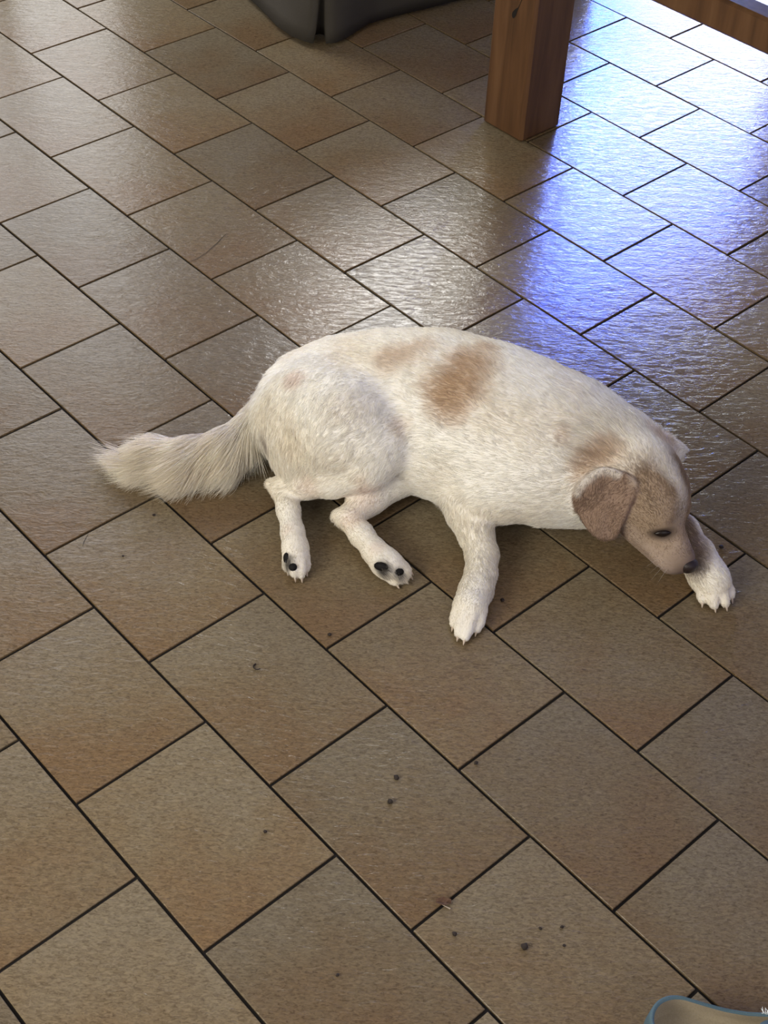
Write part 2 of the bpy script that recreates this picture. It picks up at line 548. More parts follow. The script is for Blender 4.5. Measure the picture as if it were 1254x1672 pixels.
# ------------------------------------------------------------------ sofa with a skirted slipcover
def build_sofa():
    s0 = np.array([-0.203, 1.572])
    e1 = np.array([-0.60, 0.80]); e1 /= np.linalg.norm(e1)
    e2 = np.array([e1[1], -e1[0]])
    root = empty('sofa', (s0[0], s0[1], 0), math.atan2(e2[1], e2[0]))
    tag(root, 'sofa in a grey-brown skirted slipcover with a pleat at the corner', 'sofa')
    LX, LY = 0.86, 1.55        # local x runs along e2, local y along e1 (away from the corner)

    def loc(p):
        d = np.asarray(p)[:2] - s0
        return np.array([d @ e2, d @ e1])
    left = [loc(at(*q)) for q in [(385, -14), (402, 0), (418, 14), (436, 32), (455, 52), (478, 67), (497, 75), (511, 78.5)]]
    pleat = [loc(at(*q)) for q in [(514, 64), (521, 62), (530, 64)]]
    right = [loc(at(*q)) for q in [(533, 78.5), (548, 77), (562, 71), (578, 61), (600, 46), (640, 34), (690, 22), (770, 1)]]
    pts = [np.array([0.02, LY]), np.array([0.01, LY * 0.6])] + left + pleat + right + [np.array([LX * 0.6, 0.0]), np.array([LX, 0.0])]
    zb = [0.012] * len(pts)
    H = 0.27
    bm = bmesh.new()
    rows = []
    K = 9
    for r in range(K):
        t = r / (K - 1)
        ring = []
        for i, p in enumerate(pts):
            q = np.array([max(p[0], 0.0), max(p[1], 0.0)])
            inner = 2 + len(left) <= i < 2 + len(left) + len(pleat)
            d = min(q) if not inner else 0
            if q[0] <= q[1]:
                tgt = np.array([0.0, q[1]])
            else:
                tgt = np.array([q[0], 0.0])
            if i == 2 + len(left) - 1: tgt = np.array([0.0, 0.006])
            if inner: tgt = np.array([0.006, 0.006])
            if i == 2 + len(left) + len(pleat): tgt = np.array([0.006, 0.0])
            s = t ** 0.75
            c = p * (1 - s) + tgt * s
            ring.append(bm.verts.new((c[0], c[1], zb[i] + (H - zb[i]) * t)))
        rows.append(ring)
    for r in range(K - 1):
        for i in range(len(pts) - 1):
            bm.faces.new((rows[r][i], rows[r][i + 1], rows[r + 1][i + 1], rows[r + 1][i]))
    bmesh.ops.recalc_face_normals(bm, faces=bm.faces[:])
    sk = mesh_obj('skirt', bm, M_SOFA, root, True)
    md = sk.modifiers.new('thick', 'SOLIDIFY'); md.thickness = 0.004; md.offset = 0
    bm = box_bm(LX - 0.02, LY - 0.02, 0.16, 0.03, (LX / 2 + 0.01, LY / 2 + 0.01, 0.345), 3)
    mesh_obj('seat_base', bm, M_SOFA, root, True)
    bm = box_bm(LX - 0.02, 0.2, 0.36, 0.07, (LX / 2 + 0.01, 0.11, 0.46), 4)
    mesh_obj('armrest', bm, M_SOFA, root, True)
    bm = box_bm(LX - 0.02, 0.2, 0.36, 0.07, (LX / 2 + 0.01, LY - 0.1, 0.46), 4)
    mesh_obj('armrest', bm, M_SOFA, root, True)
    bm = box_bm(0.22, LY - 0.02, 0.52, 0.08, (LX - 0.11, LY / 2, 0.60), 4)
    mesh_obj('backrest', bm, M_SOFA, root, True)
    for k in range(2):
        bm = box_bm(LX - 0.22, (LY - 0.42) / 2, 0.16, 0.05, ((LX - 0.2) / 2, 0.21 + (LY - 0.42) * (0.25 + 0.5 * k), 0.48), 4)
        mesh_obj('seat_cushion', bm, M_SOFA, root, True)
    bm = box_bm(LX - 0.12, LY - 0.12, 0.2, 0.01, (LX / 2 + 0.04, LY / 2 + 0.04, 0.17), 1)
    mesh_obj('under_frame', bm, M_INLAY, root)
    for sx in (0.14, LX - 0.1):
        for sy in (0.14, LY - 0.1):
            bm = box_bm(0.05, 0.05, 0.09, 0.004, (sx, sy, 0.045))
            mesh_obj('foot', bm, M_INLAY, root)


build_sofa()


# ------------------------------------------------------------------ value noise (numpy)
def vnoise(P, seed=0):
    P = np.asarray(P, float)
    i = np.floor(P).astype(np.int64)
    f = P - i
    f = f * f * (3 - 2 * f)

    def h(a, b, c):
        x = (a * 374761393 + b * 668265263 + c * 2147483647 + seed * 974711) & 0x7fffffff
        x = ((x ^ (x >> 13)) * 1274126177) & 0x7fffffff
        return ((x ^ (x >> 16)) & 0xffff) / 65535.0
    r = 0
    for dx in (0, 1):
        for dy in (0, 1):
            for dz in (0, 1):
                wt = (f[:, 0] if dx else 1 - f[:, 0]) * (f[:, 1] if dy else 1 - f[:, 1]) * (f[:, 2] if dz else 1 - f[:, 2])
                r = r + wt * h(i[:, 0] + dx, i[:, 1] + dy, i[:, 2] + dz)
    return r * 2 - 1


# ------------------------------------------------------------------ the dog: one smooth body from blended tapered volumes
class Prim:
    """tapered capsule between two joints; sq squashes it in height, comb is the lie of the coat, ln the length of the coat"""

    def __init__(s, a, b, ra, rb, k=0.02, sq=1.0, comb=None, ln=0.010, name=''):
        s.a, s.b, s.ra, s.rb, s.k, s.sq = np.array(a, float), np.array(b, float), ra, rb, k, sq
        c = (s.b - s.a) if comb is None else np.array(comb, float)
        s.comb = c / (np.linalg.norm(c) + 1e-9)
        s.ln, s.name = ln, name
        r = max(ra, rb) + k + 0.012
        s.lo = np.minimum(s.a, s.b) - r
        s.hi = np.maximum(s.a, s.b) + r

    def d(s, P):
        k = 1 / s.sq
        A = s.a * [1, 1, k]
        B = s.b * [1, 1, k]
        Q = P * np.array([1, 1, k], dtype=P.dtype)
        ab = B - A
        L2 = ab @ ab + 1e-12
        h = np.clip(((Q - A) @ ab) / L2, 0, 1)
        dd = np.linalg.norm(Q - A - h[..., None] * ab, axis=-1)
        return (dd - (s.ra + (s.rb - s.ra) * h)) * (0.5 + 0.5 * s.sq)


class Flap(Prim):
    """thin sheet of triangles (an ear)"""

    def __init__(s, pts, tris, th, k, comb, ln, name='ear'):
        s.pts = np.array(pts, float)
        s.tris, s.th, s.k, s.ln, s.name = tris, th, k, ln, name
        s.comb = np.array(comb, float) / np.linalg.norm(comb)
        s.lo = s.pts.min(0) - th - k - 0.01
        s.hi = s.pts.max(0) + th + k + 0.01

    def d(s, P):
        best = None
        for i, j, m in s.tris:
            a, b, c = s.pts[i], s.pts[j], s.pts[m]
            n = np.cross(b - a, c - a)
            n /= np.linalg.norm(n)
            q = P - a
            ins = np.ones(P.shape[:-1], bool)
            e = None
            for p0, p1 in ((a, b), (b, c), (c, a)):
                ed = p1 - p0
                w_ = P - p0
                ins &= (w_ @ np.cross(n, ed)) >= 0
                t = np.clip((w_ @ ed) / (ed @ ed), 0, 1)
                de = np.linalg.norm(w_ - t[..., None] * ed, axis=-1)
                e = de if e is None else np.minimum(e, de)
            dist = np.where(ins, np.abs(q @ n), e) - s.th
            best = dist if best is None else np.minimum(best, dist)
        return best


PR = []


def chain(pts, k=0.02, sq=1.0, ln=0.01, comb=None, name=''):
    """pts: (px, py, z, radius) along a limb"""
    q = [at(x, y, z) for x, y, z, r in pts]
    for i in range(len(pts) - 1):
        PR.append(Prim(q[i], q[i + 1], pts[i][3], pts[i + 1][3], k, sq, comb, ln, name))
    return q


BACKWARD = at(480, 640, .1) - at(900, 740, .1)
# trunk, chest to rump
chain([(935, 742, .105, .118), (865, 720, .112, .136), (785, 690, .113, .141), (705, 668, .110, .140),
       (625, 655, .104, .124), (548, 652, .100, .106), (505, 655, .095, .080)], 0.03, 0.80, 0.012, name='trunk')
# neck with its ruff
chain([(1045, 792, .118, .066), (1000, 765, .112, .090), (935, 742, .108, .116)], 0.03, 0.9, 0.020, name='neck')
# belly curve towards the groin
chain([(735, 735, .075, .075), (672, 725, .065, .055)], 0.04, 0.9, 0.012, comb=BACKWARD, name='belly')
# upper hind leg: thigh, ham, shank, metatarsus
DOWNLEG = at(520, 760, .05) - at(520, 650, .12)
chain([(520, 672, .125, .088), (562, 700, .140, .079), (610, 722, .138, .050)], 0.026, 0.95, 0.013, comb=at(500, 760, .1) - at(600, 640, .14), name='thigh')
chain([(478, 690, .085, .058), (500, 738, .085, .045), (545, 755, .085, .040)], 0.03, 1.0, 0.024, comb=DOWNLEG, name='ham')
chain([(620, 730, .126, .043), (596, 760, .105, .038), (545, 778, .078, .0300), (500, 790, .055, .0210), (466, 799, .036, .0175)], 0.016, 1, 0.0065, name='shank')
chain([(462, 797, .034, .0190), (471, 832, .030, .0172), (478, 870, .026, .0168), (482, 893, .025, .0185), (483, 908, .024, .020)], 0.010, 1, 0.006, name='meta')
# lower hind leg
chain([(668, 752, .062, .046), (640, 778, .052, .034), (606, 808, .040, .0270), (573, 843, .030, .0195)], 0.016, 1, 0.0065, name='shank')
chain([(569, 846, .028, .0180), (590, 872, .026, .0180), (612, 900, .025, .0180), (628, 917, .024, .0215), (637, 925, .023, .0220)], 0.010, 1, 0.006, name='meta')
# near foreleg
chain([(845, 735, .110, .090), (800, 785, .085, .062), (770, 815, .058, .040)], 0.03, 0.95, 0.012, name='arm')
chain([(767, 812, .055, .038), (768, 840, .046, .0315), (777, 872, .038, .0250), (787, 905, .032, .0222), (786, 935, .027, .0212), (778, 962, .023, .0225), (768, 988, .021, .0255)], 0.014, 1, 0.009, name='forearm')
# far foreleg, reaching forward under the head
chain([(975, 800, .075, .055), (1050, 835, .048, .038), (1108, 870, .036, .0275), (1138, 908, .029, .0250), (1155, 938, .024, .0260), (1164, 952, .022, .0270)], 0.016, 1, 0.009, name='forearm')
chain([(454, 796, .036, .0135), (443, 791, .036, .0095)], 0.010, 1, 0.006, name='meta')
chain([(562, 845, .031, .0130), (551, 842, .030, .0095)], 0.010, 1, 0.006, name='meta')
# toes
TOES = [
    # near forepaw
    [(752, 990, .018, .0120), (744, 1008, .012, .0090), (741, 1018, .009, .0070)],
    [(760, 1000, .022, .0125), (752, 1022, .013, .0098), (749, 1034, .010, .0072)],
    [(770, 1003, .022, .0125), (764, 1027, .013, .0098), (760, 1040, .010, .0072)],
    [(783, 995, .020, .0125), (782, 1015, .013, .0095), (779, 1026, .010, .0072)],
    # far forepaw
    [(1150, 955, .019, .0125), (1147, 972, .012, .0092), (1147, 979, .010, .0070)],
    [(1163, 962, .020, .0130), (1164, 980, .013, .0098), (1166, 987, .010, .0075)],
    [(1174, 960, .021, .0130), (1181, 976, .014, .0098), (1184, 984, .011, .0075)],
    [(1180, 950, .019, .0120), (1190, 964, .013, .0092), (1193, 972, .010, .0070)],
    # upper hind paw
    [(472, 910, .022, .0105), (470, 922, .018, .0085), (470, 927, .014, .0065)],
    [(480, 914, .028, .0110), (480, 930, .022, .0088), (481, 937, .016, .0066)],
    [(489, 913, .026, .0110), (491, 930, .020, .0088), (492, 938, .014, .0066)],
    [(495, 907, .020, .0105), (499, 922, .014, .0082), (500, 929, .010, .0062)],
    # lower hind paw
    [(632, 930, .016, .0115), (640, 945, .011, .0085), (645, 951, .008, .0062)],
    [(643, 930, .024, .0115), (652, 941, .018, .0090), (658, 945, .014, .0068)],
    [(648, 923, .028, .0112), (660, 934, .021, .0090), (666, 938, .016, .0066)],
    [(646, 914, .024, .0105), (659, 925, .018, .0085), (666, 930, .014, .0063)],
]
CLAWS = []
for tq in TOES:
    q = chain(tq, 0.0022, 1, 0.0035, name='toe')
    CLAWS.append((q[-1], q[-1] - q[-2], tq[-1][3]))
# tail: a core that the long feather grows on
TAILPX = [(500, 625, .105, .034), (470, 645, .085, .032), (430, 690, .056, .029), (378, 727, .038, .026), (318, 742, .031, .024), (266, 740, .028, .020), (232, 736, .022, .012)]
TAILQ = chain(TAILPX, 0.012, 1, 0.045, name='tail')

# head in its own axes
HC = at(1056, 800, .128)
NOSE_T = at(1124, 926, .060)
HF = NOSE_T - HC
HLEN = np.linalg.norm(HF)
HF /= HLEN
HU = np.array([0.55, 0.10, 1.0])
HU = HU - (HU @ HF) * HF
HU /= np.linalg.norm(HU)
HR = np.cross(HF, HU)


def hp(f, u, r):
    return HC + HF * f + HU * u + HR * r


def hprim(a, b, ra, rb, k=0.012, ln=0.004, comb=None, name='head'):
    PR.append(Prim(hp(*a), hp(*b), ra, rb, k, 1.0, (-HF if comb is None else comb), ln, name))


hprim((-.030, .000, 0), (.012, .004, 0), .056, .054, 0.02, 0.007, name='skull')
hprim((.012, .002, .014), (.036, .004, .018), .043, .034, 0.014)
hprim((.012, .002, -.014), (.036, .004, -.018), .043, .034, 0.014)
hprim((.020, -.026, .026), (.046, -.030, .020), .034, .026, 0.015, 0.006, name='cheek')
hprim((.020, -.026, -.026), (.046, -.030, -.020), .034, .026, 0.015, 0.006, name='cheek')
hprim((.050, -.010, 0), (HLEN - .018, -.006, 0), .035, .0235, 0.014, 0.0035, name='muzzle')
hprim((.060, -.024, .012), (HLEN - .018, -.018, .009), .026, .0175, 0.008, 0.0035, name='muzzle')
hprim((.060, -.024, -.012), (HLEN - .018, -.018, -.009), .026, .0175, 0.008, 0.0035, name='muzzle')
hprim((.040, -.045, 0), (HLEN - .030, -.034, 0), .026, .0135, 0.006, 0.004, name='jaw')
for sgn in (1, -1):
    hprim((.040, .024, sgn * .022), (.050, .018, sgn * .030), .0135, .0105, 0.010)          # brow
# ears, laid on the head and neck where the photograph shows them
def sdf(P):
    v = 1.0
    for p in PR:
        dd = float(p.d(np.array(P)[None])[0])
        h_ = min(max(0.5 + 0.5 * (v - dd) / p.k, 0), 1)
        v = v + (dd - v) * h_ - p.k * h_ * (1 - h_)
    return v


def over(x, y, z_else, off):
    """point a little above the skin at a pixel, or at a given height where the pixel misses the body"""
    end = at(x, y, 0.0)
    d = (end - CAM) / np.linalg.norm(end - CAM)
    P = at(x, y, 0.27)
    for _ in range(60):
        s = sdf(P)
        if s < 0.0008:
            return P - d * off
        P = P + d * s * 0.8
        if P[2] < 0.02:
            break
    return at(x, y, z_else)


EA = [over(943, 803, .10, .004), over(960, 781, .15, .006), over(984, 767, .165, .007), over(1014, 775, .166, .006), over(1038, 791, .160, .003),
      over(1025, 826, .140, .005), over(1014, 853, .112, .007), at(1000, 877, .088), at(971, 871, .090), over(948, 836, .100, .006)]
EAC = over(992, 822, .136, .013)
_o = np.array(EA[:10])
EA = []
for i in range(10):           # rounded outline through the measured points
    p0, p1, p2, p3 = _o[i - 1], _o[i], _o[(i + 1) % 10], _o[(i + 2) % 10]
    for t in (0, 1 / 3, 2 / 3):
        EA.append(0.5 * (2 * p1 + (p2 - p0) * t + (2 * p0 - 5 * p1 + 4 * p2 - p3) * t * t + (3 * p1 - p0 - 3 * p2 + p3) * t ** 3))
EA.append(EAC)
PR.append(Flap(EA, [(30, i, i + 1) for i in range(29)] + [(30, 29, 0)], .0045, .005, at(990, 880, .08) - at(1000, 775, .165), .004, 'near_ear'))
EB = [at(1040, 702, .150), at(1060, 698, .160), at(1090, 712, .158), at(1117, 733, .140), at(1108, 748, .128), at(1088, 765, .150), at(1062, 745, .165)]
PR.append(Flap(EB, [(6, i, i + 1) for i in range(5)] + [(6, 5, 0)], .005, .010, at(1118, 740, .14) - at(1050, 720, .16), .005, 'far_ear'))


# ---- blend on a grid and skin it (surface nets)
VX = 0.0026
lo = np.min([p.lo for p in PR], axis=0)
hi = np.max([p.hi for p in PR], axis=0)
lo[2] = -0.006
dims = np.ceil((hi - lo) / VX).astype(int) + 1
D = np.full(dims, 0.05, np.float32)
for p in PR:
    i0 = np.maximum(((p.lo - lo) / VX).astype(int), 0)
    i1 = np.minimum(np.ceil((p.hi - lo) / VX).astype(int) + 1, dims)
    gx, gy, gz = [(lo[a_] + VX * np.arange(i0[a_], i1[a_])).astype(np.float32) for a_ in range(3)]
    G = np.stack(np.meshgrid(gx, gy, gz, indexing='ij'), -1)
    d = p.d(G).astype(np.float32)
    sub = D[i0[0]:i1[0], i0[1]:i1[1], i0[2]:i1[2]]
    h = np.clip(0.5 + 0.5 * (sub - d) / p.k, 0, 1)
    sub[...] = sub + (d - sub) * h - p.k * h * (1 - h)


def carve(a, b, ra, rb, k):
    p = Prim(a, b, ra, rb, k)
    i0 = np.maximum(((p.lo - lo) / VX).astype(int), 0)
    i1 = np.minimum(np.ceil((p.hi - lo) / VX).astype(int) + 1, dims)
    gx, gy, gz = [(lo[a_] + VX * np.arange(i0[a_], i1[a_])).astype(np.float32) for a_ in range(3)]
    G = np.stack(np.meshgrid(gx, gy, gz, indexing='ij'), -1)
    d = -p.d(G).astype(np.float32)
    sub = D[i0[0]:i1[0], i0[1]:i1[1], i0[2]:i1[2]]
    h = np.clip(0.5 - 0.5 * (sub - d) / k, 0, 1)
    sub[...] = sub + (d - sub) * h + k * h * (1 - h)


# eye sockets and the line of the mouth
E0 = over(1082, 872, .08, -.001)
_g = np.array([sdf(E0 + np.eye(3)[i] * .006) - sdf(E0 - np.eye(3)[i] * .006) for i in range(3)])
_g /= np.linalg.norm(_g)
_t = np.array([1.0, 0.30, 0.05])
_t -= (_t @ _g) * _g
_t /= np.linalg.norm(_t)
MIRROR = np.eye(3) - 2 * np.outer(HR, HR)
EYES = [E0, HC + MIRROR @ (E0 - HC)]
EYEAX = [(_t, np.cross(_g, _t), _g), tuple(MIRROR @ a_ for a_ in (_t, np.cross(_g, _t), _g))]
for s_, e in zip((1, -1), EYES):
    ax_ = EYEAX[0 if s_ > 0 else 1]
    carve(e + ax_[2] * .005 - ax_[0] * .010, e + ax_[2] * .005 + ax_[0] * .010, .0068, .0068, .006)
for s_ in (1, -1):
    carve(hp(HLEN - .014, -.0335, s_ * .022), hp(.062, -.0460, s_ * .037), .0022, .0022, .003)
gz = lo[2] + VX * np.arange(dims[2])
D = np.maximum(D, (0.0012 - gz)[None, None, :].astype(np.float32))
D[0], D[-1], D[:, 0], D[:, -1], D[:, :, 0], D[:, :, -1] = [0.05] * 6

S_ = D < 0
corner = [S_[a_:dims[0] - 1 + a_, b_:dims[1] - 1 + b_, c_:dims[2] - 1 + c_] for a_ in (0, 1) for b_ in (0, 1) for c_ in (0, 1)]
cnt = sum(x.astype(np.int8) for x in corner)
act = (cnt > 0) & (cnt < 8)
cid = np.argwhere(act)
vid = np.full(act.shape, -1, np.int64)
vid[act] = np.arange(len(cid))
acc = np.zeros((len(cid), 3))
num = np.zeros(len(cid))
OFFS = np.array([(a_, b_, c_) for a_ in (0, 1) for b_ in (0, 1) for c_ in (0, 1)])
cv = np.stack([D[cid[:, 0] + o_[0], cid[:, 1] + o_[1], cid[:, 2] + o_[2]] for o_ in OFFS], 1).astype(float)
for i in range(8):
    for j in range(i + 1, 8):
        if abs(OFFS[i] - OFFS[j]).sum() != 1:
            continue
        m_ = (cv[:, i] < 0) != (cv[:, j] < 0)
        t = cv[:, i] / (cv[:, i] - cv[:, j] + 1e-12)
        pt = OFFS[i] + t[:, None] * (OFFS[j] - OFFS[i])
        acc[m_] += pt[m_]
        num[m_] += 1
VERT = lo + VX * (cid + acc / num[:, None])
quads = []
for ax in range(3):
    b1, b2 = (ax + 1) % 3, (ax + 2) % 3
    sl0 = [slice(1, -1)] * 3
    sl1 = [slice(1, -1)] * 3
    sl0[ax] = slice(0, -1)
    sl1[ax] = slice(1, None)
    s0, s1 = S_[tuple(sl0)], S_[tuple(sl1)]
    e = np.argwhere(s0 != s1)
    flip = s0[s0 != s1]
    base_ = e.copy()
    for q in (b1, b2):
        base_[:, q] += 1
    def nb(o1, o2):
        c = base_.copy()
        c[:, b1] -= o1
        c[:, b2] -= o2
        return vid[c[:, 0], c[:, 1], c[:, 2]]
    qd = np.stack([nb(1, 1), nb(0, 1), nb(0, 0), nb(1, 0)], 1)
    qd[~flip] = qd[~flip][:, ::-1]
    quads.append(qd)
QUAD = np.concatenate(quads)
QUAD = QUAD[(QUAD >= 0).all(1)]
# keep the one connected body and relax the skin a little
nvb = len(VERT)
for it in range(3):
    sm = np.zeros_like(VERT)
    cn = np.zeros(nvb)
    for a_, b_ in ((0, 1), (1, 2), (2, 3), (3, 0)):
        np.add.at(sm, QUAD[:, a_], VERT[QUAD[:, b_]])
        np.add.at(cn, QUAD[:, a_], 1)
        np.add.at(sm, QUAD[:, b_], VERT[QUAD[:, a_]])
        np.add.at(cn, QUAD[:, b_], 1)
    VERT = VERT * 0.5 + 0.5 * sm / cn[:, None]
VERT[:, 2] = np.maximum(VERT[:, 2], 0.0012)

DOG0 = np.array([*at(690, 760)[:2], 0.0])
body_me = bpy.data.meshes.new('dog')
body_me.from_pydata((VERT - DOG0).tolist(), [], QUAD.tolist())
body_me.shade_smooth()
dog = bpy.data.objects.new('dog', body_me)
dog.location = DOG0
link(dog)
tag(dog, 'cream white dog with tan patches lying on the tiles, chin by its outstretched paw', 'dog')
bpy.context.view_layer.update()
NRM = np.empty(nvb * 3)
body_me.vertices.foreach_get('normal', NRM)
NRM = NRM.reshape(-1, 3)

from mathutils.bvhtree import BVHTree
BVH = BVHTree.FromPolygons(VERT.tolist(), QUAD.tolist())


def on_skin(x, y):
    """spot on the coat that the photograph shows at pixel x, y"""
    d = CR @ np.array([(x - 627) / FPX, -(y - 836) / FPX, -1.0])
    h = BVH.ray_cast(Vector(CAM), Vector(d))
    if h[0] is None:
        h = BVH.find_nearest(Vector(at(x, y, .08)))
    return np.array(h[0]), np.array(h[1])


# ---- colours of the coat
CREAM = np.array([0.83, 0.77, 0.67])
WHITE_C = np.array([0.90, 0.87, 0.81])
TAN = np.array([0.52, 0.37, 0.24])
HEAD_TAN_SHADED = np.array([0.335, 0.245, 0.170])  # tan of the head, darkened to hold the shade on the face
EAR_TAN = np.array([0.265, 0.180, 0.132])
PINK = np.array([0.62, 0.42, 0.34])
#        px   py   rx    ry(m) strength colour
PATCH = [((745, 625), .050, .95, TAN), ((735, 655), .038, .85, TAN), ((775, 590), .040, .80, TAN), ((800, 568), .022, .5, TAN),
         ((658, 580), .040, .50, TAN), ((632, 590), .028, .35, TAN), ((700, 560), .03, .3, TAN),
         ((922, 712), .018, .40, TAN), ((965, 752), .028, .70, TAN), ((995, 738), .026, .70, TAN), ((950, 778), .020, .45, TAN), ((940, 640), .03, .12, TAN),
         ((482, 618), .020, .35, PINK), ((655, 695), .020, .35, TAN), ((600, 800), .020, .35, PINK), ((590, 785), .016, .3, TAN),
         ((600, 812), .030, .28, PINK), ((575, 850), .018, .30, PINK), ((505, 795), .024, .22, PINK), ((470, 862), .014, .2, PINK), ((612, 895), .014, .22, PINK),
         ((470, 917), .012, .85, np.array([.07, .06, .055])), ((624, 927), .0145, .9, np.array([.06, .05, .045])), ((652, 936), .0105, .85, np.array([.06, .05, .045])),
         ((432, 720), .016, .6, np.array([.16, .11, .09])), ((1085, 718), .028, .55, TAN), ((1095, 768), .018, .6, TAN)]
PATCH = [(on_skin(*p)[0], r, s, c) for p, r, s, c in PATCH]


def coat_colour(P, fur=True):
    n1 = vnoise(P * 45, 3) * 0.6 + vnoise(P * 110, 4) * 0.4
    n2 = vnoise(P * 14, 5)
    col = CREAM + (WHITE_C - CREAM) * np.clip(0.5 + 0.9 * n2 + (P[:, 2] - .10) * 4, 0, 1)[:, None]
    for c, r, s, tcol in PATCH:
        d = np.linalg.norm((P - c) * [1, 1, 0.9], axis=1) / r
        a_ = s * np.clip(1.35 - d + 0.35 * n1, 0, 1) ** 1.2
        col = col + (tcol - col) * np.clip(a_, 0, 1)[:, None]
    # head
    q = P - HC
    f, u, r = q @ HF, q @ HU, q @ HR
    near = np.clip(1.0 - (np.sqrt((f - .04) ** 2 * .55 + u ** 2 + r ** 2) - .072) / .018, 0, 1)
    blaze = np.clip(1.4 - np.abs(r - .006 + .008 * n1) / (.014 + .30 * np.clip(.01 - f, 0, .06)), 0, 1) * np.clip((u + .01) / .02, 0, 1)
    lowhalf = np.clip((-.012 - u + .10 * np.clip(f - .05, 0, .1) + .006 * n1) / .020, 0, 1)
    muz = np.clip((f - .070) / .03, 0, 1)
    hc = HEAD_TAN_SHADED * (1 + .08 * n1)[:, None]
    pale = np.array([0.43, 0.335, 0.275])  # pale muzzle tone, also darkened for the shade on the face
    hc = hc + (pale - hc) * np.clip(0.55 * lowhalf + 0.45 * muz, 0, 1)[:, None]
    hc = hc + (WHITE_C - hc) * (0.75 * blaze * np.clip(1 - f / .075, 0, 1))[:, None]
    col = col + (hc - col) * near[:, None]
    # dark rim towards the nose
    dn = np.clip(1 - (np.linalg.norm(P - hp(HLEN - .004, -.004, 0), axis=1) - .016) / .024, 0, 1)
    col = col + (np.array([.10, .065, .055]) - col) * (0.75 * dn)[:, None]
    for e, ax_ in zip(EYES, EYEAX):
        w_ = P - e
        de = np.clip(1.9 - np.sqrt((w_ @ ax_[0] / .0150) ** 2 + (w_ @ ax_[1] / .0072) ** 2 + (w_ @ ax_[2] / .012) ** 2), 0, 1)
        col = col + (np.array([.05, .033, .025]) - col) * (0.9 * de)[:, None]
    ear = np.clip(1.4 - FLN.d(P) / .004, 0, 1) * np.clip((np.linalg.norm(P - hp(-.01, .04, .02), axis=1) - .035) / .02, 0, 1)
    ec = EAR_TAN * (1 + .15 * n1)[:, None]
    col = col + (ec - col) * ear[:, None]
    rim = np.clip(1.2 - np.min([np.linalg.norm(P - (EA[i] + (EA[i + 1] - EA[i]) * t), axis=1) for i in range(9) for t in (0, .5)], axis=0) / .009, 0, 1)
    col = col + (WHITE_C - col) * (.75 * rim)[:, None]  # window light along the ear's upper fold, put into the coat colour
    return np.clip(col, 0.01, 0.95)


FLN = [p for p in PR if p.name == 'near_ear'][0]
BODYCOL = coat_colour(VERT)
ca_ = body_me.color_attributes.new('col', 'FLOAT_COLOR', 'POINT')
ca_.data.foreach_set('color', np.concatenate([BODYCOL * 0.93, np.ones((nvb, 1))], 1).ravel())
M_SKIN = attr_material('short_coat', 0.75, 0.15)
body_me.materials.append(M_SKIN)
M_FUR = attr_material('fur', 0.55, 0.25)
fb = M_FUR.node_tree
tr_ = fb.nodes.new('ShaderNodeBsdfTranslucent')
mx_ = fb.nodes.new('ShaderNodeMixShader')
mx_.inputs[0].default_value = 0.35
fb.links.new([x for x in fb.nodes if x.type == 'ATTRIBUTE'][0].outputs['Color'], tr_.inputs['Color'])
fb.links.new(fb.nodes['Principled BSDF'].outputs[0], mx_.inputs[1])
fb.links.new(tr_.outputs[0], mx_.inputs[2])
fb.links.new(mx_.outputs[0], fb.nodes['Material Output'].inputs['Surface'])


PADPOS = [on_skin(*q)[0] for q in ((470, 918), (626, 932), (655, 940))]


# ---- fur: strands rooted on the skin, combed along the limbs
def weights(P, sigma=0.010):
    ds = np.stack([p.d(P) for p in PR], 1)
    wts = np.exp(-(ds - ds.min(1, keepdims=True)) / sigma)
    return wts / wts.sum(1, keepdims=True), ds.argmin(1)


